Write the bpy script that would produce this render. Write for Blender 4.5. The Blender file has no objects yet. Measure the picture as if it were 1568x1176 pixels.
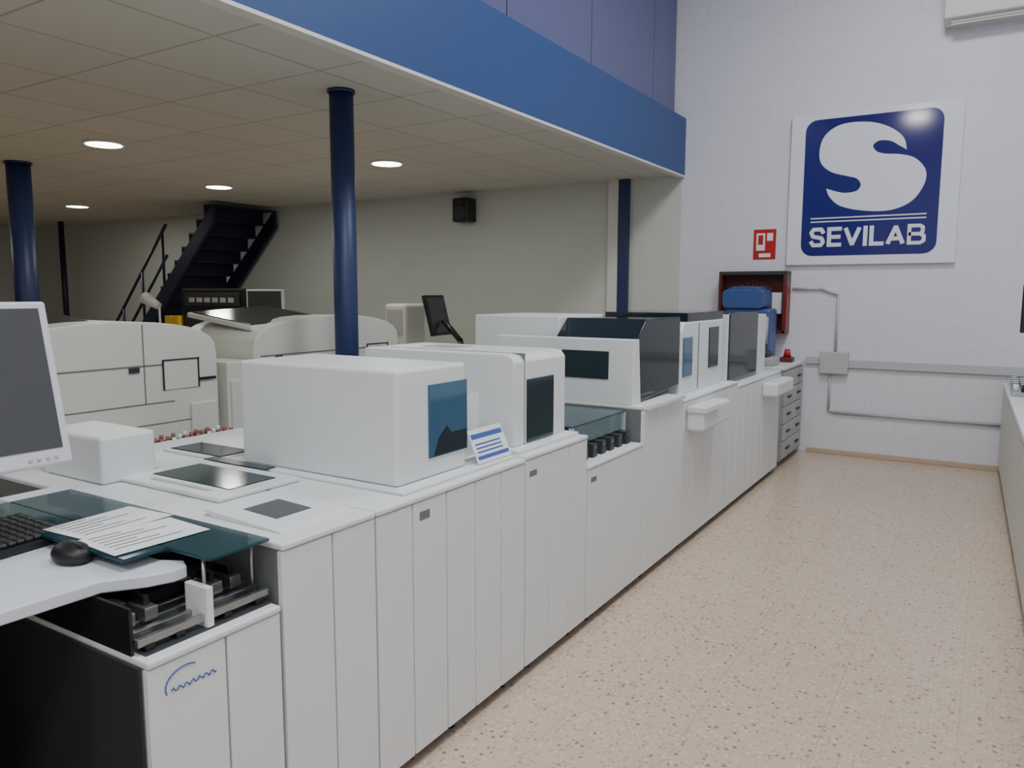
import bpy, bmesh, math, random
from mathutils import Vector, Matrix
random.seed(4)
# ---------------------------------------------------------------- materials
def lin(c): return tuple((x/12.92 if x<=.04045 else ((x+.055)/1.055)**2.4) for x in c)
def mat(name,col,rough=.5,metal=0,spec=.5,noise=0,nscale=20,alpha=1,trans=0,emit=None,estr=0,bump=0,coat=0):
    m=bpy.data.materials.new(name);m.use_nodes=True
    nt=m.node_tree;b=nt.nodes['Principled BSDF']
    c=lin([v/255 for v in col])+(1,)
    b.inputs['Base Color'].default_value=c
    b.inputs['Roughness'].default_value=rough
    b.inputs['Metallic'].default_value=metal
    b.inputs['Specular IOR Level'].default_value=spec
    b.inputs['Coat Weight'].default_value=coat
    if trans: b.inputs['Transmission Weight'].default_value=trans
    if alpha<1: b.inputs['Alpha'].default_value=alpha
    if emit:
        b.inputs['Emission Color'].default_value=lin([v/255 for v in emit])+(1,);b.inputs['Emission Strength'].default_value=estr
    if noise or bump:
        tc=nt.nodes.new('ShaderNodeTexCoord');n=nt.nodes.new('ShaderNodeTexNoise');n.inputs['Scale'].default_value=nscale;n.inputs['Detail'].default_value=4
        nt.links.new(tc.outputs['Object'],n.inputs['Vector'])
        if noise:
            mx=nt.nodes.new('ShaderNodeMix');mx.data_type='RGBA'
            mx.inputs['A'].default_value=tuple(x*(1-noise) for x in c[:3])+(1,)
            mx.inputs['B'].default_value=tuple(min(1,x*(1+noise)) for x in c[:3])+(1,)
            nt.links.new(n.outputs['Fac'],mx.inputs['Factor']);nt.links.new(mx.outputs['Result'],b.inputs['Base Color'])
        if bump:
            bp=nt.nodes.new('ShaderNodeBump');bp.inputs['Strength'].default_value=bump;bp.inputs['Distance'].default_value=.01
            nt.links.new(n.outputs['Fac'],bp.inputs['Height']);nt.links.new(bp.outputs['Normal'],b.inputs['Normal'])
    return m
M={}
M['white']=mat('analyzer_white',(222,227,228),.42,noise=.02,nscale=3)
M['white2']=mat('analyzer_offwhite',(208,211,202),.45,noise=.02,nscale=3)
M['seam']=mat('seam_grey',(110,114,114),.7)
M['black']=mat('black_plastic',(22,23,26),.45)
M['dgrey']=mat('dark_grey_panel',(48,50,54),.5,noise=.1,nscale=8)
M['kick']=mat('kick_dark',(34,34,36),.7)
M['glassd']=mat('smoked_acrylic',(26,44,52),.08,spec=.4)
M['glassf']=mat('dark_hatch_glass',(24,50,56),.12,spec=.2)
M['smoke']=mat('smoke_translucent',(26,38,44),.07,alpha=.93)
M['tealg']=mat('teal_glass',(34,72,82),.06,alpha=.75,spec=.35)
M['blueg']=mat('blue_tinted_window',(40,88,120),.08,coat=.4)
M['clear']=mat('clear_cover',(150,180,184),.05,alpha=.3)
M['screen']=mat('screen_dark',(70,72,76),.22)
M['screen2']=mat('small_display',(64,70,76),.2)
M['bezel']=mat('monitor_silver',(205,208,214),.4)
M['metal']=mat('steel',(170,172,172),.3,metal=.9)
M['navy']=mat('navy_paint',(32,48,92),.45)
M['navyd']=mat('stair_blue_paint',(16,24,52),.5)
M['fascia']=mat('fascia_blue',(46,76,130),.5,noise=.04,nscale=2)
M['lav']=mat('upper_panel_lavender',(94,99,140),.4,noise=.03,nscale=2)
M['paper']=mat('paper',(228,231,232),.7)
M['ink']=mat('ink_grey',(110,112,118),.7)
M['inkb']=mat('ink_blue',(60,90,170),.6)
M['logo']=mat('logo_blue',(36,40,112),.09)
M['signw']=mat('sign_white',(226,230,240),.12)
M['red']=mat('fire_red',(178,30,34),.4)
M['redd']=mat('cabinet_dark_red',(92,40,40),.4,noise=.2,nscale=8)
M['pipe']=mat('conduit_grey',(186,188,190),.45)
M['yellow']=mat('yellow_label',(214,180,50),.6)
M['blue']=mat('equipment_blue',(58,84,140),.4)
M['acw']=mat('aircon_white',(215,215,210),.45)
M['desk']=mat('desk_laminate',(214,220,228),.35,noise=.015,nscale=4)
M['grey']=mat('cabinet_grey',(172,174,176),.45)
M['lamp']=mat('lamp_emitter',(255,255,255),.5,emit=(255,250,238),estr=10)  # glowing face of the added hall fill panels
M['lampd']=mat('downlight_emitter',(255,255,255),.5,emit=(255,252,242),estr=12)
M['lampr']=mat('round_lamp_emitter',(255,255,255),.5,emit=(255,250,244),estr=40)
M['trim']=mat('trim_beige',(190,170,148),.5,noise=.05,nscale=10)
M['samples']=mat('sample_caps',(150,90,80),.5,noise=.5,nscale=60)
# ---------------------------------------------------------------- geometry helper
class Obj:
    def __init__(s,name): s.name=name;s.bm=bmesh.new();s.mats=[]
    def mi(s,k):
        if k not in s.mats:s.mats.append(k)
        return s.mats.index(k)
    def _add(s,tmp,k,mx=None):
        i=s.mi(k)
        for f in tmp.faces:f.material_index=i
        if mx is not None: bmesh.ops.transform(tmp,matrix=mx,verts=tmp.verts)
        me=bpy.data.meshes.new('t');tmp.to_mesh(me);tmp.free();s.bm.from_mesh(me);bpy.data.meshes.remove(me)
    def box(s,x0,x1,y0,y1,z0,z1,k='white',b=0,mx=None,seg=2):
        t=bmesh.new();bmesh.ops.create_cube(t,size=1)
        bmesh.ops.transform(t,matrix=Matrix.Translation(((x0+x1)/2,(y0+y1)/2,(z0+z1)/2))@Matrix.Diagonal((abs(x1-x0),abs(y1-y0),abs(z1-z0),1)),verts=t.verts)
        if b: bmesh.ops.bevel(t,geom=t.edges[:],offset=b,segments=seg,affect='EDGES',profile=.5)
        s._add(t,k,mx)
    def cyl(s,p0,p1,r,k='white',r2=None,n=20,mx=None):
        p0=Vector(p0);p1=Vector(p1);d=p1-p0
        t=bmesh.new();bmesh.ops.create_cone(t,cap_ends=True,segments=n,radius1=r,radius2=r if r2 is None else r2,depth=d.length)
        q=d.to_track_quat('Z','Y').to_matrix().to_4x4()
        bmesh.ops.transform(t,matrix=Matrix.Translation((p0+p1)/2)@q,verts=t.verts)
        for f in t.faces:
            if len(f.verts)==4:f.smooth=True
        s._add(t,k,mx)
    def prism(s,pts,axis,a,b,k='white',bev=0,mx=None):
        t=bmesh.new()
        def P(u,v,w): return {0:(w,u,v),1:(u,w,v),2:(u,v,w)}[axis]
        A=[t.verts.new(P(u,v,a)) for u,v in pts];Bv=[t.verts.new(P(u,v,b)) for u,v in pts]
        t.faces.new(A);t.faces.new(Bv[::-1]);n=len(pts)
        for i in range(n): t.faces.new((A[i],Bv[i],Bv[(i+1)%n],A[(i+1)%n]))
        bmesh.ops.recalc_face_normals(t,faces=t.faces)
        if bev: bmesh.ops.bevel(t,geom=t.edges[:],offset=bev,segments=2,affect='EDGES',profile=.5)
        s._add(t,k,mx)
    def sph(s,c,r,k,sc=(1,1,1),mx=None):
        t=bmesh.new();bmesh.ops.create_uvsphere(t,u_segments=20,v_segments=12,radius=r)
        bmesh.ops.transform(t,matrix=Matrix.Translation(c)@Matrix.Diagonal((*sc,1)),verts=t.verts)
        for f in t.faces:f.smooth=True
        s._add(t,k,mx)
    def done(s,parent=None):
        me=bpy.data.meshes.new(s.name);s.bm.to_mesh(me);s.bm.free()
        for k in s.mats: me.materials.append(M[k])
        o=bpy.data.objects.new(s.name,me);bpy.context.collection.objects.link(o)
        if parent:o.parent=parent
        return o
def rrect(u0,u1,v0,v1,r,n=5):
    pts=[]
    for cx,cy,a0 in((u1-r,v1-r,0),(u0+r,v1-r,90),(u0+r,v0+r,180),(u1-r,v0+r,270)):
        for i in range(n+1):
            a=math.radians(a0+90*i/n);pts.append((cx+r*math.cos(a),cy+r*math.sin(a)))
    return pts
# ---------------------------------------------------------------- room
D=8.38;XR=2.3;XL=-17;YF=-6.0;ZC=2.95;ZT=6.0;XM=-2.96;G=.004
def brickwall(name,col,rough=.55,ms=.95,bs=.15):
    m=mat(name,col,rough);nt=m.node_tree;b=nt.nodes['Principled BSDF']
    tc=nt.nodes.new('ShaderNodeTexCoord');sp=nt.nodes.new('ShaderNodeSeparateXYZ');cb=nt.nodes.new('ShaderNodeCombineXYZ')
    ad=nt.nodes.new('ShaderNodeMath');ad.operation='ADD'
    nt.links.new(tc.outputs['Object'],sp.inputs[0]);nt.links.new(sp.outputs['X'],ad.inputs[0]);nt.links.new(sp.outputs['Y'],ad.inputs[1])
    nt.links.new(ad.outputs[0],cb.inputs[0]);nt.links.new(sp.outputs['Z'],cb.inputs[1])
    br=nt.nodes.new('ShaderNodeTexBrick');br.inputs['Scale'].default_value=1;br.inputs['Brick Width'].default_value=.45;br.inputs['Row Height'].default_value=.225
    br.inputs['Mortar Size'].default_value=.008;br.inputs['Mortar Smooth'].default_value=.8
    nt.links.new(cb.outputs[0],br.inputs['Vector'])
    c=lin([v/255 for v in col])
    br.inputs['Color1'].default_value=c+(1,);br.inputs['Color2'].default_value=tuple(x*.985 for x in c)+(1,);br.inputs['Mortar'].default_value=tuple(x*ms for x in c)+(1,)
    nt.links.new(br.outputs['Color'],b.inputs['Base Color'])
    bp=nt.nodes.new('ShaderNodeBump');bp.inputs['Strength'].default_value=bs;bp.inputs['Distance'].default_value=.006;bp.invert=True
    nt.links.new(br.outputs['Fac'],bp.inputs['Height']);nt.links.new(bp.outputs['Normal'],b.inputs['Normal'])
    return m
M['wall']=brickwall('painted_block_wall',(220,221,229),.45,.94,.2)
M['wallu']=brickwall('painted_block_wall_under',(200,206,200),.6,.96,.1)  # same wall, with the mezzanine's dim greenish shade put into its colour
def terrazzo():
    m=mat('terrazzo_floor',(200,180,158),.22);nt=m.node_tree;b=nt.nodes['Principled BSDF'];L=nt.links
    tc=nt.nodes.new('ShaderNodeTexCoord')
    base=lin((.775,.70,.625))
    def chips(scale,lo,hi,rmask):
        v=nt.nodes.new('ShaderNodeTexVoronoi');v.inputs['Scale'].default_value=scale;L.new(tc.outputs['Object'],v.inputs['Vector'])
        r=nt.nodes.new('ShaderNodeMapRange');r.inputs['From Min'].default_value=lo;r.inputs['From Max'].default_value=hi;r.inputs['To Min'].default_value=1;r.inputs['To Max'].default_value=0
        L.new(v.outputs['Distance'],r.inputs['Value'])
        s=nt.nodes.new('ShaderNodeSeparateColor');L.new(v.outputs['Color'],s.inputs[0])
        g=nt.nodes.new('ShaderNodeMath');g.operation='GREATER_THAN';g.inputs[1].default_value=rmask;L.new(s.outputs[0],g.inputs[0])
        mu=nt.nodes.new('ShaderNodeMath');mu.operation='MULTIPLY';L.new(r.outputs[0],mu.inputs[0]);L.new(g.outputs[0],mu.inputs[1])
        return mu.outputs[0]
    def mix(a,bc,fac):
        x=nt.nodes.new('ShaderNodeMix');x.data_type='RGBA'
        if isinstance(a,tuple):x.inputs['A'].default_value=a+(1,)
        else:L.new(a,x.inputs['A'])
        x.inputs['B'].default_value=bc+(1,);L.new(fac,x.inputs['Factor']);return x.outputs['Result']
    c=mix(base,lin((.56,.44,.35)),chips(42,.2,.42,.82))
    c=mix(c,lin((.68,.58,.49)),chips(62,.2,.45,.62))
    c=mix(c,lin((.83,.78,.72)),chips(47,.25,.45,.65))
    n=nt.nodes.new('ShaderNodeTexBrick');n.offset=0;n.inputs['Brick Width'].default_value=.44;n.inputs['Row Height'].default_value=.44;n.inputs['Scale'].default_value=1;n.inputs['Mortar Size'].default_value=.003
    L.new(tc.outputs['Object'],n.inputs['Vector'])
    fm=nt.nodes.new('ShaderNodeMath');fm.operation='MULTIPLY';fm.inputs[1].default_value=.25;L.new(n.outputs['Fac'],fm.inputs[0])
    c=mix(c,lin((.6,.5,.42)),fm.outputs[0])
    L.new(c,b.inputs['Base Color']);return m
M['floor']=terrazzo()
def tiles():
    m=mat('ceiling_tiles',(205,200,184),.8);nt=m.node_tree;b=nt.nodes['Principled BSDF'];L=nt.links
    tc=nt.nodes.new('ShaderNodeTexCoord');mp=nt.nodes.new('ShaderNodeMapping');mp.inputs['Location'].default_value=(3.45+.72*30,-2.68+.72*20,0)
    L.new(tc.outputs['Object'],mp.inputs['Vector'])
    n=nt.nodes.new('ShaderNodeTexBrick');n.offset=0;n.inputs['Brick Width'].default_value=.72;n.inputs['Row Height'].default_value=.72;n.inputs['Scale'].default_value=1;n.inputs['Mortar Size'].default_value=.008
    n.inputs['Mortar Smooth'].default_value=.2
    L.new(mp.outputs[0],n.inputs['Vector'])
    n.inputs['Color1'].default_value=lin((.81,.805,.765))+(1,);n.inputs['Color2'].default_value=lin((.795,.79,.75))+(1,);n.inputs['Mortar'].default_value=lin((.66,.65,.60))+(1,)
    L.new(n.outputs['Color'],b.inputs['Base Color'])
    bp=nt.nodes.new('ShaderNodeBump');bp.invert=True;bp.inputs['Strength'].default_value=.5;bp.inputs['Distance'].default_value=.01
    L.new(n.outputs['Fac'],bp.inputs['Height']);L.new(bp.outputs['Normal'],b.inputs['Normal']);return m
M['tiles']=tiles()
def one(name,x0,x1,y0,y1,z0,z1,k,b=0):
    o=Obj(name);o.box(x0,x1,y0,y1,z0,z1,k,b);return o.done()
one('floor',XL,XR,YF,D,-.1,0,'floor')
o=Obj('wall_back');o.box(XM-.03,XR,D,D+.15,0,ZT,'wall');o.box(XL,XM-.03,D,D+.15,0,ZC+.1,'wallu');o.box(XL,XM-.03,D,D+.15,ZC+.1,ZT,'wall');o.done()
one('wall_right',XR,XR+.15,YF,D+.15,0,ZT,'wall')
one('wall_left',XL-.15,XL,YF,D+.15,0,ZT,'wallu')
one('wall_front',XL,XR,YF-.15,YF,0,ZT,'wall')
one('ceiling_hall',XL,XR,YF,D,ZT,ZT+.1,'wall')
one('ceiling_mezzanine',XL,XM-.02,YF,D,ZC,ZC+.12,'tiles')
o=Obj('trim_mezzanine_fascia')
o.box(XM-.06,XM,YF,D,ZC-.012,3.55,'fascia');o.box(XM-.075,XM+.004,YF,D,ZC-.03,ZC-.01,'acw')
o.done()
o=Obj('wall_mezzanine')
ys=[8.36,7.72,6.28,4.9,3.5,2.1,.7,-.7,-2.1,-3.5,-5.9]
o.box(XM-.2,XM-.15,YF,D,3.3,ZT,'kick')
for i in range(len(ys)-1): o.box(XM-.15,XM-.13,ys[i+1]+.008,ys[i]-.008,3.4,ZT-.02,'lav',.003)
o.done()
o=Obj('baseboard_back');o.box(-1.55,.17,D-.02,D,0,.05,'trim',.004);o.done()
def column(x,y,r):
    o=Obj('steel_column')
    o.cyl((x,y,.02),(x,y,ZC),r,'navy',n=28)
    o.box(x-r*1.7,x+r*1.7,y-r*1.7,y+r*1.7,0,.02,'navy',.004)
    o.cyl((x,y,ZC-.02),(x,y,ZC),r*1.15,'navy');return o.done()
column(-3.66,3.79,.078);column(-8.42,4.11,.11)
o=Obj('trim_wall_post');o.box(-3.72,-3.60,D-.06,D,0,ZC,'navy',.006);o.done()
o=Obj('trim_cable_duct');o.box(-3.86,-3.73,D-.05,D,0,ZC,'acw',.006);o.done()
for x,y in((-6.71,4.0),(-8.18,6.31),(-11.87,6.6),(-5.25,6.06),(-6.7,1.2),(-11.5,3.6)):
    o=Obj('ceiling_downlight')
    o.cyl((x,y,ZC-.016),(x,y,ZC),.17,'acw',n=32);o.cyl((x,y,ZC-.02),(x,y,ZC-.016),.145,'lampd',n=32);p=o.done()
    l=bpy.data.lights.new('downlight_bulb','AREA');l.shape='DISK';l.size=.24;l.energy=17;l.color=(1,.98,.9)
    lo=bpy.data.objects.new('downlight_bulb',l);lo.location=(x,y,ZC-.03);bpy.context.collection.objects.link(lo);lo.parent=p
for x,y,e in((-.4,1.2,88),(-.4,5.2,88),(1.0,-2.4,75)):  # added out-of-view fill for the hall's diffuse daylight, shaped as ceiling panels
    o=Obj('high_bay_panel_lamp')
    o.box(x-.6,x+.6,y-.6,y+.6,5.55,5.62,'acw',.01);o.box(x-.55,x+.55,y-.55,y+.55,5.545,5.55,'lamp');
    for dx in(-.5,.5): o.cyl((x+dx,y,5.62),(x+dx,y,6),.01,'metal')
    p=o.done()
    l=bpy.data.lights.new('panel_light','AREA');l.size=1.1;l.energy=e;l.color=(.94,.965,1)
    lo=bpy.data.objects.new('panel_light',l);lo.location=(x,y,5.53);bpy.context.collection.objects.link(lo);lo.parent=p
o=Obj('high_bay_round_lamp');x,y=-1.60,-2.65
o.cyl((x,y,5.5),(x,y,5.7),.26,'acw',.1,n=32);o.cyl((x,y,5.7),(x,y,6),.01,'metal');o.cyl((x,y,5.49),(x,y,5.5),.24,'lampr',n=32);p=o.done()
l=bpy.data.lights.new('round_lamp_light','AREA');l.shape='DISK';l.size=.44;l.energy=45
lo=bpy.data.objects.new('round_lamp_light',l);lo.location=(x,y,5.47);bpy.context.collection.objects.link(lo);lo.parent=p
# ---------------------------------------------------------------- analyzer line
XF=-1.60
def base(o,y0,y1,z,seams,xb=-2.75,k='white'):
    o.box(xb,XF-.022,y0+.003,y1-.003,.06,z-.02,'seam')
    o.box(xb,XF-.07,y0+.003,y1-.003,0,.06,'kick')
    e=[y0]+seams+[y1]
    for a,b in zip(e[:-1],e[1:]): o.box(XF-.022,XF,a+.003,b-.003,.05,z-.022,k,.004)
    o.box(xb,XF+.004,y0+.002,y1-.002,z-.02,z,k,.006)
    n=int((y1-y0)/.35)+1
    for i in range(n):
        yy=y0+.1+i*(y1-y0-.2)/max(1,n-1);o.cyl((XF-.06,yy,0),(XF-.06,yy,.06),.02,'black')
ZW=.967
o=Obj('sample_loading_module');base(o,.98,1.378,.80,[1.20],xb=-2.7)
o.box(-2.7,-1.625,.976,.983,.06,.78,'dgrey')
o.box(-2.7,-1.66,.982,.99,.8,.915,'black')
o.box(-2.7,-1.82,1.0,1.37,.80,.87,'black')
for x in(-1.65,-1.70,-1.75,-1.80):
    o.box(x-.008,x+.008,.99,1.375,.82,.84,'metal',.002)
for y in(1.02,1.10,1.24,1.34):
    o.box(-1.95,-1.64,y-.012,y+.012,.802,.822,'black')
o.box(-1.82,-1.63,1.00,1.37,.80,.806,'dgrey')
o.box(-1.72,-1.63,1.17,1.19,.80,.91,'white',.003)
for y in(1.0,1.06,1.25,1.31):
    o.box(-1.80,-1.72,y,y+.035,.84,.875,'metal',.002);o.box(-1.80,-1.74,y+.01,y+.025,.875,.90,'black',.002)
o.box(-2.7,-1.95,1.0,1.375,.87,.915,'glassd',.004)
o.box(-2.62,-1.63,1.18,1.374,.975,.985,'tealg',.003)
o.box(-2.62,-1.80,1.06,1.179,.975,.985,'tealg',.003)
o.box(-2.7,-2.62,1.18,1.372,.87,.985,'white',.004)
for y in (1.20,1.35): o.cyl((-1.68,y,.80),(-1.68,y,.975),.005,'metal')
o.box(XF-.02,XF+.001,1.0,1.02,.35,.38,'black')
for i in range(10):
    a0=math.radians(200-i*14);a1=math.radians(200-(i+1)*14)
    o.cyl((XF+.001,1.08+.055*math.cos(a0)*1.0,.715+.04*math.sin(a0)),(XF+.001,1.08+.055*math.cos(a1),.715+.04*math.sin(a1)),.0018,'inkb',n=6)
# wavy script line under the arc
wv=[(1.04+i*.0055,.706+.006*math.sin(i*1.9)) for i in range(24)]
for p,q in zip(wv,wv[1:]): o.cyl((XF+.001,p[0],p[1]),(XF+.001,q[0],q[1]),.0016,'inkb',n=6)
o.done()
o=Obj('centrifuge_loading_module');base(o,1.385,1.765,ZW,[1.58],xb=-3.2)
o.prism([(-1.66,ZW),(-1.98,ZW),(-2.02,ZW+.022),(-1.70,ZW+.008)],1,1.45,1.745,'white',.003)
o.prism([(-1.77,ZW+.0125),(-1.92,ZW+.019),(-1.92,ZW+.016),(-1.77,ZW+.0095)],1,1.52,1.66,'screen2')
o.box(-2.66,-2.09,1.56,1.91,ZW+.001,ZW+.018,'white',.006)
o.box(-2.58,-2.15,1.65,1.85,ZW+.018,ZW+.021,'glassf',.001)
o.box(-2.52,-2.2,1.60,1.62,ZW+.018,ZW+.020,'grey')
o.box(-3.02,-2.63,1.49,1.70,ZW,1.14,'white',.012)
o.done()
o=Obj('centrifuge_analyzer');base(o,1.768,2.685,ZW,[1.95,2.14,2.32,2.50],xb=-3.2)
o.box(-2.60,-1.64,1.95,2.66,ZW,ZW+.012,'white',.004)
o.box(-2.50,-1.70,1.99,2.40,ZW+.012,1.385,'white',.012)
o.box(-1.72,-1.695,2.165,2.404,1.05,1.32,'blueg',.003)
o.box(-1.85,-1.70,2.398,2.404,1.05,1.32,'blueg',.002)
o.prism([(2.19,1.055),(2.40,1.055),(2.40,1.13),(2.30,1.13),(2.27,1.16),(2.22,1.12)],0,-1.6955,-1.6945,'glassd')
o.box(-3.0,-2.62,1.97,2.16,ZW,ZW+.012,'white',.004)
o.box(-2.97,-2.64,1.99,2.14,ZW+.012,ZW+.016,'glassf',.001)
o.box(-2.66,-2.30,1.925,1.98,ZW+.012,ZW+.016,'glassf',.001)
o.box(XF,XF+.001,1.985,2.04,.88,.91,'ink')
o.done()
o=Obj('decapper_analyzer');base(o,2.69,3.268,.975,[2.90,3.08],xb=-3.0)
o.box(-2.6,-1.64,2.70,3.25,.975,.99,'white',.004)
pf=[(-2.55,.99),(-1.70,.99),(-1.70,1.355),(-1.72,1.38),(-1.76,1.388),(-2.55,1.388)]
o.prism(pf,1,2.76,3.22,'white',.006)
o.box(-1.712,-1.694,2.86,3.10,.995,1.275,'glassd',.004)
o.box(-2.552,-1.698,2.84,2.843,.99,1.390,'seam')
o.box(-2.35,-2.15,2.95,3.1,1.388,1.391,'grey')
o.box(XF,XF+.001,2.72,2.78,.88,.905,'ink')
o.done()
o=Obj('track_module');base(o,3.274,3.97,.82,[3.43,3.64,3.80],xb=-2.75)
o.box(-2.7,-1.72,3.30,3.95,.82,.86,'black')
for i in range(6):
    y=3.36+i*.105;o.box(-2.5,-1.66,y,y+.03,.86,.885,'metal',.003);o.box(-1.75,-1.66,y-.01,y+.04,.82,.89,'dgrey',.003)
o.box(-2.7,-1.70,3.30,3.95,.99,.998,'tealg',.002)
o.box(-1.708,-1.70,3.30,3.95,.90,.99,'clear')
o.box(-2.75,-2.4,3.3,3.95,.86,1.05,'white',.006)
for y in(3.31,3.94):
    o.box(-1.72,-1.70,y-.008,y+.008,.82,.99,'white')
o.box(XF,XF+.001,3.31,3.37,.73,.755,'ink')
o.done()
o=Obj('chemistry_analyzer');base(o,3.975,4.60,1.02,[4.18,4.39],xb=-3.0)
o.prism([(3.99,1.02),(4.12,1.02),(4.08,1.39),(4.0,1.39)],0,-2.6,-1.68,'white',.006)
o.box(-2.13,-1.83,3.985,4.01,1.16,1.32,'glassd',.004)
o.prism([(4.122,1.02),(4.78,1.06),(4.78,1.50),(4.22,1.50),(4.082,1.39)],0,-2.22,-1.69,'smoke',.006)
o.box(-2.85,-2.222,4.13,4.76,1.02,1.51,'white',.01)
o.box(-2.2,-1.75,4.15,4.75,1.02,1.1,'dgrey')
o.box(XF-.02,XF+.03,3.99,4.58,1.0,1.03,'white',.006)
o.done()
o=Obj('immunoassay_analyzer');base(o,4.605,5.85,.985,[4.82,5.05,5.26,5.46,5.66],xb=-3.0)
o.prism([(4.8,.985),(5.72,.985),(5.72,1.46),(4.86,1.46),(4.8,1.40)],0,-2.5,-1.69,'white',.008)
o.box(-1.70,-1.683,4.84,5.02,1.10,1.36,'blueg',.003)
o.box(-1.70,-1.683,5.38,5.60,1.12,1.41,'glassd',.003)
o.box(-1.692,-1.686,5.15,5.158,1.0,1.45,'seam')
o.box(-2.3,-1.70,4.95,5.74,1.462,1.52,'smoke',.004)
o.box(XF,XF+.12,4.68,5.25,.78,.93,'white',.02)
o.box(XF+.01,XF+.14,4.66,4.95,.90,.94,'white',.008)
o.done()
o=Obj('hematology_analyzer');base(o,5.855,7.27,.95,[6.05,6.25,6.46,6.67,6.88,7.08],xb=-3.0)
o.box(-2.5,-1.69,5.90,6.75,.95,1.50,'smoke',.01)
o.box(-2.5,-1.695,5.86,5.89,.95,1.49,'white',.004)
o.box(-2.5,-1.695,6.76,7.05,.95,1.47,'white',.01)
o.box(XF,XF+.13,6.6,7.22,.78,.90,'white',.02)
o.done()
o=Obj('drawer_cabinet')
o.box(-2.3,-1.62,7.45,8.3,.05,.93,'grey',.006)
o.box(-2.3,-1.60,7.43,8.32,.93,.96,'white',.005)
o.box(-2.28,-1.68,7.5,8.28,0,.05,'kick')
for i in range(5):
    z=.08+i*.168
    for a,b in((7.46,7.87),(7.88,8.29)):
        o.box(-1.62,-1.60,a,b,z,z+.16,'grey',.004);o.box(-1.60,-1.585,(a+b)/2-.06,(a+b)/2+.06,z+.07,z+.09,'black',.003)
o.done()
o=Obj('label_printer');o.box(-2.0,-1.72,7.46,7.74,.96,1.04,'grey',.02);o.box(-1.95,-1.78,7.5,7.7,1.04,1.10,'dgrey',.02);o.done()
o=Obj('red_stamp_holder');o.box(-1.78,-1.66,8.0,8.14,.96,1.01,'redd',.008);o.cyl((-1.72,8.07,1.01),(-1.72,8.07,1.09),.04,'red',.025);o.done()
o=Obj('instruction_card');o.prism([(2.44,.98),(2.60,.98),(2.60,1.24),(2.44,1.24)],0,-1.78,-1.775,'paper');o.box(-1.80,-1.75,2.44,2.60,.979,.985,'paper');o.done()
mx=Matrix.Translation((-1.66,2.55,.982))@Matrix.Rotation(math.radians(-25),4,'Y')
o=Obj('folded_info_card')
o.box(-.002,.002,-.12,.12,0,.14,'paper',mx=mx);o.box(.002,.003,-.11,.11,.015,.03,'inkb',mx=mx);o.box(.002,.003,-.11,.11,.1,.12,'inkb',mx=mx)
for i in range(3):o.box(.002,.003,-.1,.08,.042+i*.016,.048+i*.016,'inkb',mx=mx)
o.done()
# ---------------------------------------------------------------- back row analyzers
def domed(y0,y1,lid,deck):
    o=Obj('domed_analyzer');x=-4.0;xb=-4.75;n=16;w=y1-y0
    prof=[(y0,.80)]+[(y0+w*(.5-.5*math.cos(math.pi*i/n)),1.27+.22*math.sin(math.pi*i/n)**.6) for i in range(n+1)]+[(y1,.80)]
    o.prism(prof,0,xb,x,'white2',.008)
    o.box(xb,x+deck,y0-.02,y1+.06,.06,.78,'white2',.01);o.box(xb,x+deck-.05,y0,y1,0,.06,'kick')
    o.box(x,x+.003,y0+.05,y1-.25,1.235,1.243,'seam');o.box(x,x+.003,y0+.05,y1-.3,1.02,1.026,'seam')
    o.box(x,x+.003,y0+w*.62,y0+w*.62+.006,1.02,1.47,'seam')
    o.box(x,x+.003,y0+.05,y1-.05,.90,.905,'seam')
    o.box(x,x+.006,y1-.36,y1-.14,1.09,1.26,'white2',.003)
    for a,b,c,d in((y1-.37,y1-.13,1.26,1.266),(y1-.14,y1-.135,1.09,1.266),(y1-.37,y1-.365,1.09,1.266),(y1-.14,y1-.02,1.13,1.145)):
        o.box(x+.003,x+.012,a,b,c,d,'black')
    for f in(.12,.55): o.box(x,x+.01,y0+w*f,y0+w*f+.06,1.205,1.235,'dgrey',.002)
    o.box(x,x+.02,y1-.2,y1-.02,.82,1.0,'white2',.01)
    for i in range(7):
        yy=y1-.55+i*.075;d0=min(.4,deck-.03)
        o.box(x+.05,x+d0,yy,yy+.05,.78,.82,'dgrey',.004);
        for j in range(int((d0-.07)/.06)+1): o.cyl((x+.08+j*.06,yy+.025,.82),(x+.08+j*.06,yy+.025,.85),.012,'samples' if (i+j)%3 else 'paper',n=8)
    # tinted sample lid with white rim leaning forward over the dome shoulder
    mx=Matrix.Translation((x-.40,y0+w*.27,1.475))@Matrix.Rotation(math.radians(3),4,'X')@Matrix.Rotation(math.radians(7),4,'Y')
    hw=w*.24
    o.box(-.33,.33,-hw,hw,-.02,.015,'white2',.008,mx=mx);o.box(-.30,.30,-hw+.02,hw-.02,.015,.022,'glassf',.002,mx=mx)
    return o.done()
domed(1.75,3.02,(.15,.7),.5);domed(3.3,4.72,(.1,.7),.22)
o=Obj('white_side_housing');o.box(-4.5,-4.0,3.09,3.27,0,1.22,'white2',.01);o.box(-4.0,-3.985,3.11,3.25,.3,1.1,'white2',.004);o.done()
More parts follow.
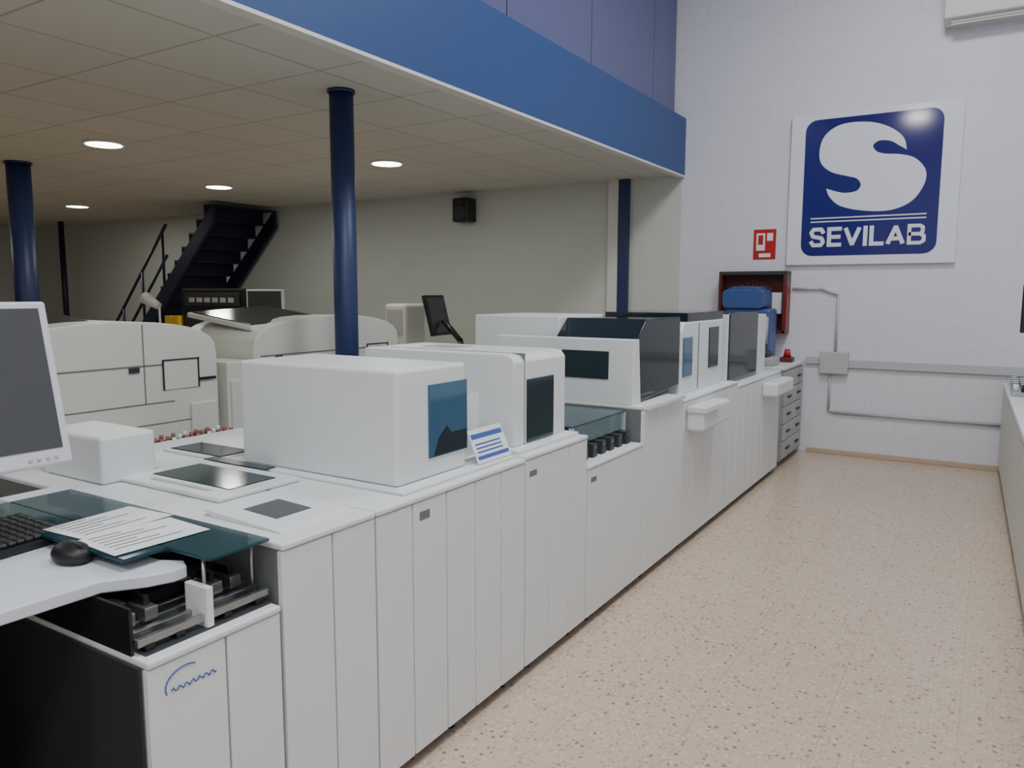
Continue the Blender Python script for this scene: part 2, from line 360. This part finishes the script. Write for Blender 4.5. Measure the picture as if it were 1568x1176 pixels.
# ---------------------------------------------------------------- desk area
o=Obj('computer_desk')
o.prism([(-3.0,-.4),(-1.84,-.4),(-1.80,1.0),(-1.74,1.08),(-1.715,1.14),(-1.72,1.18),(-1.76,1.20),(-1.82,1.17),(-3.0,1.17)],2,.918,.95,'desk',.004)
o.box(-3.0,-2.95,-.38,.96,0,.918,'dgrey',.004);o.box(-2.95,-1.95,-.38,-.34,0,.918,'dgrey',.004)
o.done()
o=Obj('computer_tower');o.box(-2.55,-2.05,.50,.74,.02,.62,'dgrey',.01);
o.box(-2.052,-2.042,.52,.72,.1,.58,'black',.004);o.box(-2.044,-2.038,.56,.62,.42,.45,'metal',.003);o.box(-2.044,-2.038,.56,.7,.5,.52,'dgrey',.003)
for a in (-2.5,-2.1):
    for b in(.53,.71):o.cyl((a,b,0),(a,b,.02),.02,'black')
o.done()
o=Obj('computer_monitor')
mx=Matrix.Translation((-2.1,.66,1.19))@Matrix.Rotation(math.radians(-12),4,'Y')
o.box(-.035,.0,-.1,.455,0,.445,'bezel',.008,mx=mx);o.box(.0,.002,-.08,.432,.045,.425,'screen',mx=mx);o.box(-.06,-.035,0,.35,.08,.36,'black',.02,mx=mx)
for i in range(4): o.box(.0,.003,.34+i*.022,.35+i*.022,.018,.024,'grey',mx=mx)
o.box(-2.22,-2.17,.62,.74,.96,1.35,'bezel',.01);o.cyl((-2.2,.68,.95),(-2.2,.68,.965),.12,'bezel',n=32)
o.done()
o=Obj('keyboard')
mx=Matrix.Translation((-2.16,.92,.953))@Matrix.Rotation(math.radians(6),4,'Z')@Matrix.Rotation(math.radians(5),4,'Y')
o.box(-.24,0,-.12,.22,0,.02,'black',.006,mx=mx)
for r in range(6):
    for c in range(14):
        o.box(-.225+r*.036,-.195+r*.036,-.108+c*.0232,-.088+c*.0232,.02,.03,'dgrey',.003,mx=mx,seg=1)
o.done()
o=Obj('computer_mouse');o.sph((-2.0,1.04,.970),.055,'black',(1.15,.8,.6),mx=None);o.box(-2.02,-1.95,1.037,1.043,.996,1.003,'dgrey',.002)
cu=[(-2.05,1.04,.965),(-2.08,1.09,.956),(-2.13,1.13,.956)]
for a,b in zip(cu,cu[1:]):o.cyl(a,b,.003,'black',n=8)
o.done()
o=Obj('paper_sheets')
for i,(x,y,a) in enumerate(((-2.13,1.22,4),(-1.93,1.2,-3))):
    mx=Matrix.Translation((x,y,.987+i*.001))@Matrix.Rotation(math.radians(a),4,'Z')
    o.box(-.10,.10,-.135,.135,0,.001,'paper',mx=mx)
    for j in range(6): o.box(-.085+j*.027,-.079+j*.027,-.11,-.02+.05*(j%3),.001,.0015,'ink',mx=mx)
o.done()
# ---------------------------------------------------------------- wall things
sx0,sx1,sz0,sz1=-1.83,-.31,1.94,3.43
sg=bpy.data.objects.new('company_sign',None);bpy.context.collection.objects.link(sg)
o=Obj('panel');o.box(sx0,sx1,D-.05,D-G,sz0,sz1,'signw',.006);o.done(sg)
lx0,lx1,lz0,lz1=-1.69,-.47,2.03,3.37;LW=lx1-lx0;LH=lz1-lz0
o=Obj('logo_field');o.prism(rrect(lx0,lx1,lz0,lz1,.11),1,D-.053,D-.05,'logo');o.done(sg)
S=[(.756,.27),(.73,.185),(.64,.11),(.515,.06),(.37,.043),(.245,.058),(.15,.12),(.115,.218),(.13,.315),(.21,.385),(.34,.425),(.405,.445),(.44,.49),(.41,.535),(.325,.545),(.255,.53),(.18,.505),(.21,.57),(.30,.64),(.475,.68),(.665,.685),(.81,.63),(.89,.52),(.895,.42),(.82,.335),(.72,.30),(.60,.285),(.54,.262),(.515,.22),(.56,.19),(.64,.2),(.70,.235)]
sharp={0,16}
pts=[];n=len(S)
for i in range(n):
    p0,p1,p2,p3=[Vector(S[(i+j)%n]) for j in(-1,0,1,2)]
    if i in sharp:p0=p1
    if (i+1)%n in sharp:p3=p2
    for k in range(6):
        t=k/6;q=.5*((2*p1)+(p2-p0)*t+(2*p0-5*p1+4*p2-p3)*t*t+(3*p1-p0-3*p2+p3)*t**3)
        pts.append((lx0+q.x*LW,lz1-q.y*LH))
o=Obj('letter_s');o.prism(pts,1,D-.056,D-.053,'signw');o.done(sg)
o=Obj('logo_lines')
for v in(.722,.748):o.box(lx0+.07*LW,lx0+.92*LW,D-.056,D-.053,lz1-v*LH-.006,lz1-v*LH+.006,'signw')
o.done(sg)
LET={'S':[[(1,.78),(.82,1),(.18,1),(0,.8),(.14,.56),(.86,.44),(1,.2),(.82,0),(.18,0),(0,.22)]],
'E':[[(1,1),(0,1),(0,0),(1,0)],[(0,.5),(.9,.5)]],'V':[[(0,1),(.5,0),(1,1)]],'I':[[(0,0),(0,1)]],'L':[[(0,1),(0,0),(1,0)]],
'A':[[(0,0),(.5,1),(1,0)],[(.2,.28),(.8,.28)]],'B':[[(0,0),(0,1)],[(0,1),(.7,1),(.9,.9),(.9,.62),(.7,.52),(0,.52)],[(.7,.52),(1,.4),(1,.12),(.76,0),(0,0)]]}
o=Obj('lettering');zb,zt=lz1-.935*LH,lz1-.79*LH;st=0
x=lx0+.065*LW;tot=.86*LW;wd={'S':1,'E':.85,'V':1.08,'I':.0,'L':.8,'A':1.12,'B':1.05}
T0=.038
word='SEVILAB';unit=(tot-len(word)*T0-6*.018)/sum(wd[c] for c in word)
for ch in word:
    w=wd[ch]*unit;t=.033 if ch=='B' else T0
    for path in LET[ch]:
        P=[(x+t/2+u*(w+T0-t),zb+t/2+v*(zt-zb-t)) for u,v in path]
        for a,b in zip(P,P[1:]):
            st+=1
            dx,dz=b[0]-a[0],b[1]-a[1];l=math.hypot(dx,dz);ex,ez=dx/l*t*.5,dz/l*t*.5;nx,nz=-ez,ex
            k=1 if (abs(dx)<1e-6 or abs(dz)<1e-6) and (ch in 'EILV' or (ch=='B' and len(path)==2)) else .35
            a2=(a[0]-ex*k,a[1]-ez*k);b2=(b[0]+ex*k,b[1]+ez*k)
            o.prism([(a2[0]+nx,a2[1]+nz),(b2[0]+nx,b2[1]+nz),(b2[0]-nx,b2[1]-nz),(a2[0]-nx,a2[1]-nz)],1,D-.056-.0006*(st%5),D-.053,'signw')
    x+=w+T0+.018
o.done(sg)
o=Obj('fire_hose_sign');o.box(-2.18,-1.95,D-.01,D,2.01,2.32,'red',.002)
o.box(-2.15,-2.06,D-.013,D-.01,2.10,2.28,'paper');o.box(-2.04,-1.98,D-.013,D-.01,2.20,2.28,'paper');o.box(-2.13,-2.08,D-.015,D-.013,2.16,2.26,'red')
o.box(-2.12,-2.0,D-.013,D-.01,2.03,2.07,'paper');o.done()
o=Obj('fire_hose_cabinet')
a,b,c,d=-2.48,-1.78,1.24,1.88
o.box(a,b,D-.02,D-G,c,d,'redd')
o.box(a,b,D-.2,D-.02,d-.04,d,'dgrey',.004);o.box(a,b,D-.2,D-.02,c,c+.03,'redd',.004);o.box(a,a+.03,D-.2,D-.02,c,d-.04,'redd',.004);o.box(b-.035,b,D-.2,D-.02,c,d-.04,'redd',.004)
o.box(b-.0,b+.012,D-.2,D-.15,c+.05,d-.15,'red',.003)
for i in range(6):
    r=.22-i*.02
    pr=[((a+b)/2+r*math.cos(k*math.pi/12),(c+d)/2+r*math.sin(k*math.pi/12)) for k in range(24)]
    for k in range(24):
        p,q=pr[k],pr[(k+1)%24];o.cyl((p[0],D-.1,p[1]),(q[0],D-.1,q[1]),.012,'redd',n=8)
o.cyl(((a+b)/2,D-.16,(c+d)/2),((a+b)/2,D-.04,(c+d)/2),.05,'red')
o.box(b-.16,b-.06,D-.12,D-.03,c+.2,c+.42,'paper',.004)
o.done()
o=Obj('blue_dispenser')
o.prism(rrect(-2.32,-1.90,1.50,1.69,.05),1,D-.60,D-.27,'blue',.01)
o.prism([(-2.29,1.68),(-1.93,1.68),(-1.98,1.72),(-2.22,1.72)],1,D-.58,D-.29,'blue',.005)
o.box(-2.28,-1.84,D-.58,D-.28,1.0,1.50,'blue',.03);o.box(-2.26,-1.95,D-.61,D-.58,1.05,1.3,'grey',.01);o.cyl((-1.88,D-.60,1.15),(-1.88,D-.60,1.42),.03,'grey')
o.box(-2.29,-1.84,D-.62,D-.26,.962,1.0,'grey',.01)
o.done()
o=Obj('electrical_conduit')
def pipe(*pp,r=.014):
    for a,b in zip(pp,pp[1:]):o.cyl(a,b,r,'pipe',n=12);o.sph(b,r,'pipe')
yw=D-.02
pipe((-1.76,yw,1.70),(-1.48,yw,1.70),(-1.31,yw,1.64),(-1.31,yw,1.05));pipe((-1.35,yw,.85),(-1.35,yw,.46),(-1.30,yw,.44),(.16,yw,.44))
o.box(-1.45,-1.18,D-.07,D-G,.84,1.06,'pipe',.006)
o.box(-1.59,-1.45,D-.035,D-G,.93,1.0,'pipe',.003);o.box(-1.18,XR-.01,D-.035,D-G,.905,.985,'pipe',.003);o.done()
o=Obj('air_conditioner')
o.prism([(D-G,4.55),(D-G,4.08),(D-.12,4.05),(D-.22,4.10),(D-.24,4.5),(D-.2,4.55)],0,-.52,.55,'acw',.01)
o.box(-.46,.5,D-.2,D-.08,4.055,4.075,'grey');
for i in range(3):o.box(-.46,.5,D-.19+i*.04,D-.18+i*.04,4.04,4.06,'acw')
o.done()
o=Obj('loudspeaker');o.box(-5.98,-5.74,D-.22,D-.02,2.56,2.86,'black',.015);o.cyl((-5.86,D-.225,2.67),(-5.86,D-.22,2.67),.09,'dgrey',n=24);o.cyl((-5.86,D-.225,2.80),(-5.86,D-.22,2.80),.035,'dgrey');o.box(-5.92,-5.82,D-.02,D-G,2.65,2.8,'black');o.done()
# ---------------------------------------------------------------- stairs
o=Obj('steel_staircase')
sx,sz=-9.45,2.90;n=15;run=.185;rise=sz/n;ya,yb=7.15,8.30
for i in range(n):
    x=sx-(i)*run;z=sz-i*rise
    o.box(x-.24,x,ya+.05,yb-.05,z-.03,z,'navyd',.003)
    o.box(x-.235,x-.225,ya+.05,yb-.05,z-rise,z-.03,'navyd')
xe=sx-n*run
for y in(ya,yb-.05):
    o.prism([(sx+.02,sz+.0),(sx+.02,sz-.26),(xe+.1,0),(xe-.12,0),(xe-.12,.16)],1,y,y+.05,'navyd')
def up(x):return sz+(x-sx)*rise/run
for x in(-10.65,-11.2,-11.75,-12.2):
    o.cyl((x,ya+.02,up(x)-.05),(x,ya+.02,up(x)+.9),.02,'navyd',n=10)
a,b=-10.55,-12.25
for h in(.45,.9): o.cyl((a,ya+.02,up(a)+h),(b,ya+.02,up(b)+h),.022,'navyd',n=10)
o.done()
o=Obj('vertical_pipe');o.cyl((-14.8,7.9,0),(-14.8,7.9,ZC),.05,'navyd');o.done()
o=Obj('black_laboratory_instrument')
o.box(-9.3,-7.95,6.5,7.1,.75,1.70,'black',.02);o.box(-9.2,-8.1,6.48,6.5,1.47,1.64,'dgrey',.005)
for i in range(6):o.box(-9.1+i*.16,-9.0+i*.16,6.47,6.48,1.52,1.58,'grey')
o.box(-9.2,-8.6,6.48,6.5,1.0,1.35,'dgrey',.004);o.done()
o=Obj('work_table');o.box(-10.4,-4.6,6.35,7.3,.71,.75,'desk',.005)
for x in(-10.3,-7.5,-4.7):
    for y in(6.4,7.25):o.box(x-.03,x+.03,y-.03,y+.03,0,.71,'grey')
o.done()
o=Obj('yellow_reagent_boxes');o.box(-9.62,-9.47,6.45,6.8,.75,1.33,'yellow',.005);o.box(-9.45,-9.32,6.45,6.8,.75,1.33,'yellow',.005);o.done()
def mon(x,y,z,w,h,ang,zt,k='bezel'):
    o=Obj('computer_monitor');mx=Matrix.Translation((x,y,z))@Matrix.Rotation(math.radians(ang),4,'Z')
    o.box(-w/2,w/2,0,.04,0,h,k,.008,mx=mx);o.box(-w/2+.025,w/2-.025,-.003,0,.03,h-.025,'screen',mx=mx)
    o.box(-.03,.03,.04,.09,zt-z+.02,h*.5,k,.005,mx=mx);o.box(-.13,.13,-.04,.16,zt-z,zt-z+.02,k,.006,mx=mx);return o.done()
mon(-7.65,6.5,1.35,.56,.34,10,.75)
o=Obj('computer_monitor')
mx=Matrix.Translation((-4.98,6.62,1.20))@Matrix.Rotation(math.radians(100),4,'Z')@Matrix.Rotation(math.radians(-14),4,'X')
o.box(-.22,.22,0,.04,0,.44,'black',.008,mx=mx);o.box(-.195,.195,-.003,0,.03,.41,'screen',mx=mx)
o.cyl((-4.98,6.62,1.36),(-4.75,6.62,1.14),.03,'black');o.cyl((-4.75,6.62,1.14),(-4.75,6.62,.77),.03,'black');o.box(-4.9,-4.62,6.5,6.76,.75,.77,'black',.006)
o.done()
o=Obj('benchtop_printer');o.box(-5.66,-5.36,6.45,6.8,.75,1.53,'white2',.03);o.box(-5.62,-5.4,6.44,6.46,1.2,1.48,'grey',.01);o.done()
o=Obj('desk_lamp');o.cyl((-9.95,6.6,.75),(-9.95,6.6,.78),.1,'acw');o.cyl((-9.95,6.6,.78),(-9.95,6.6,1.45),.015,'acw');o.cyl((-9.95,6.6,1.45),(-10.15,6.5,1.58),.05,'acw',.09);o.done()
# ---------------------------------------------------------------- right counter
o=Obj('laboratory_counter');
o.box(0,1.8,-6,0,.08,.80,'white2',.004);o.box(-.02,1.8,-6.02,0,.80,.84,'white',.004);o.box(.05,1.8,-6,0,0,.08,'kick')
for i in range(10): o.box(-.015,0,-6+i*.6+.01,-6+i*.6+.59,.1,.78,'white2',.004)
o=o.done();o.location=(.165,D-.08,0);o.rotation_euler=(0,0,math.radians(1.2))
mon(.45,6.9,1.36,.5,.36,0,.84,'black')
o=Obj('sample_rack')
o.box(.185,.31,7.25,8.1,.84,.87,'grey',.005)
for i in range(9):
    for j in range(2): o.cyl((.215+j*.06,7.32+i*.085,.87),(.215+j*.06,7.32+i*.085,.93),.02,'dgrey' if (i+j)%2 else 'paper',n=12)
o.done()
# ---------------------------------------------------------------- camera
cd=bpy.data.cameras.new('camera');cam=bpy.data.objects.new('camera',cd);bpy.context.collection.objects.link(cam)
th,ph,ro,f=math.radians(31.828),math.radians(6.777),math.radians(.122),1197.5
Fv=Vector((-math.sin(th)*math.cos(ph),math.cos(th)*math.cos(ph),-math.sin(ph)));Rv=Vector((math.cos(th),math.sin(th),0));Uv=Rv.cross(Fv)
R2=Rv*math.cos(ro)+Uv*math.sin(ro);U2=Uv*math.cos(ro)-Rv*math.sin(ro)
mw=Matrix((R2,U2,-Fv)).transposed().to_4x4();mw.translation=(0,0,1.65);cam.matrix_world=mw
cd.sensor_width=36;cd.lens=f/1600*36;cd.clip_start=.05;bpy.context.scene.camera=cam
w=bpy.data.worlds.new('world');w.use_nodes=True;w.node_tree.nodes['Background'].inputs[0].default_value=(.6,.7,.9,1);w.node_tree.nodes['Background'].inputs[1].default_value=.3;bpy.context.scene.world=w
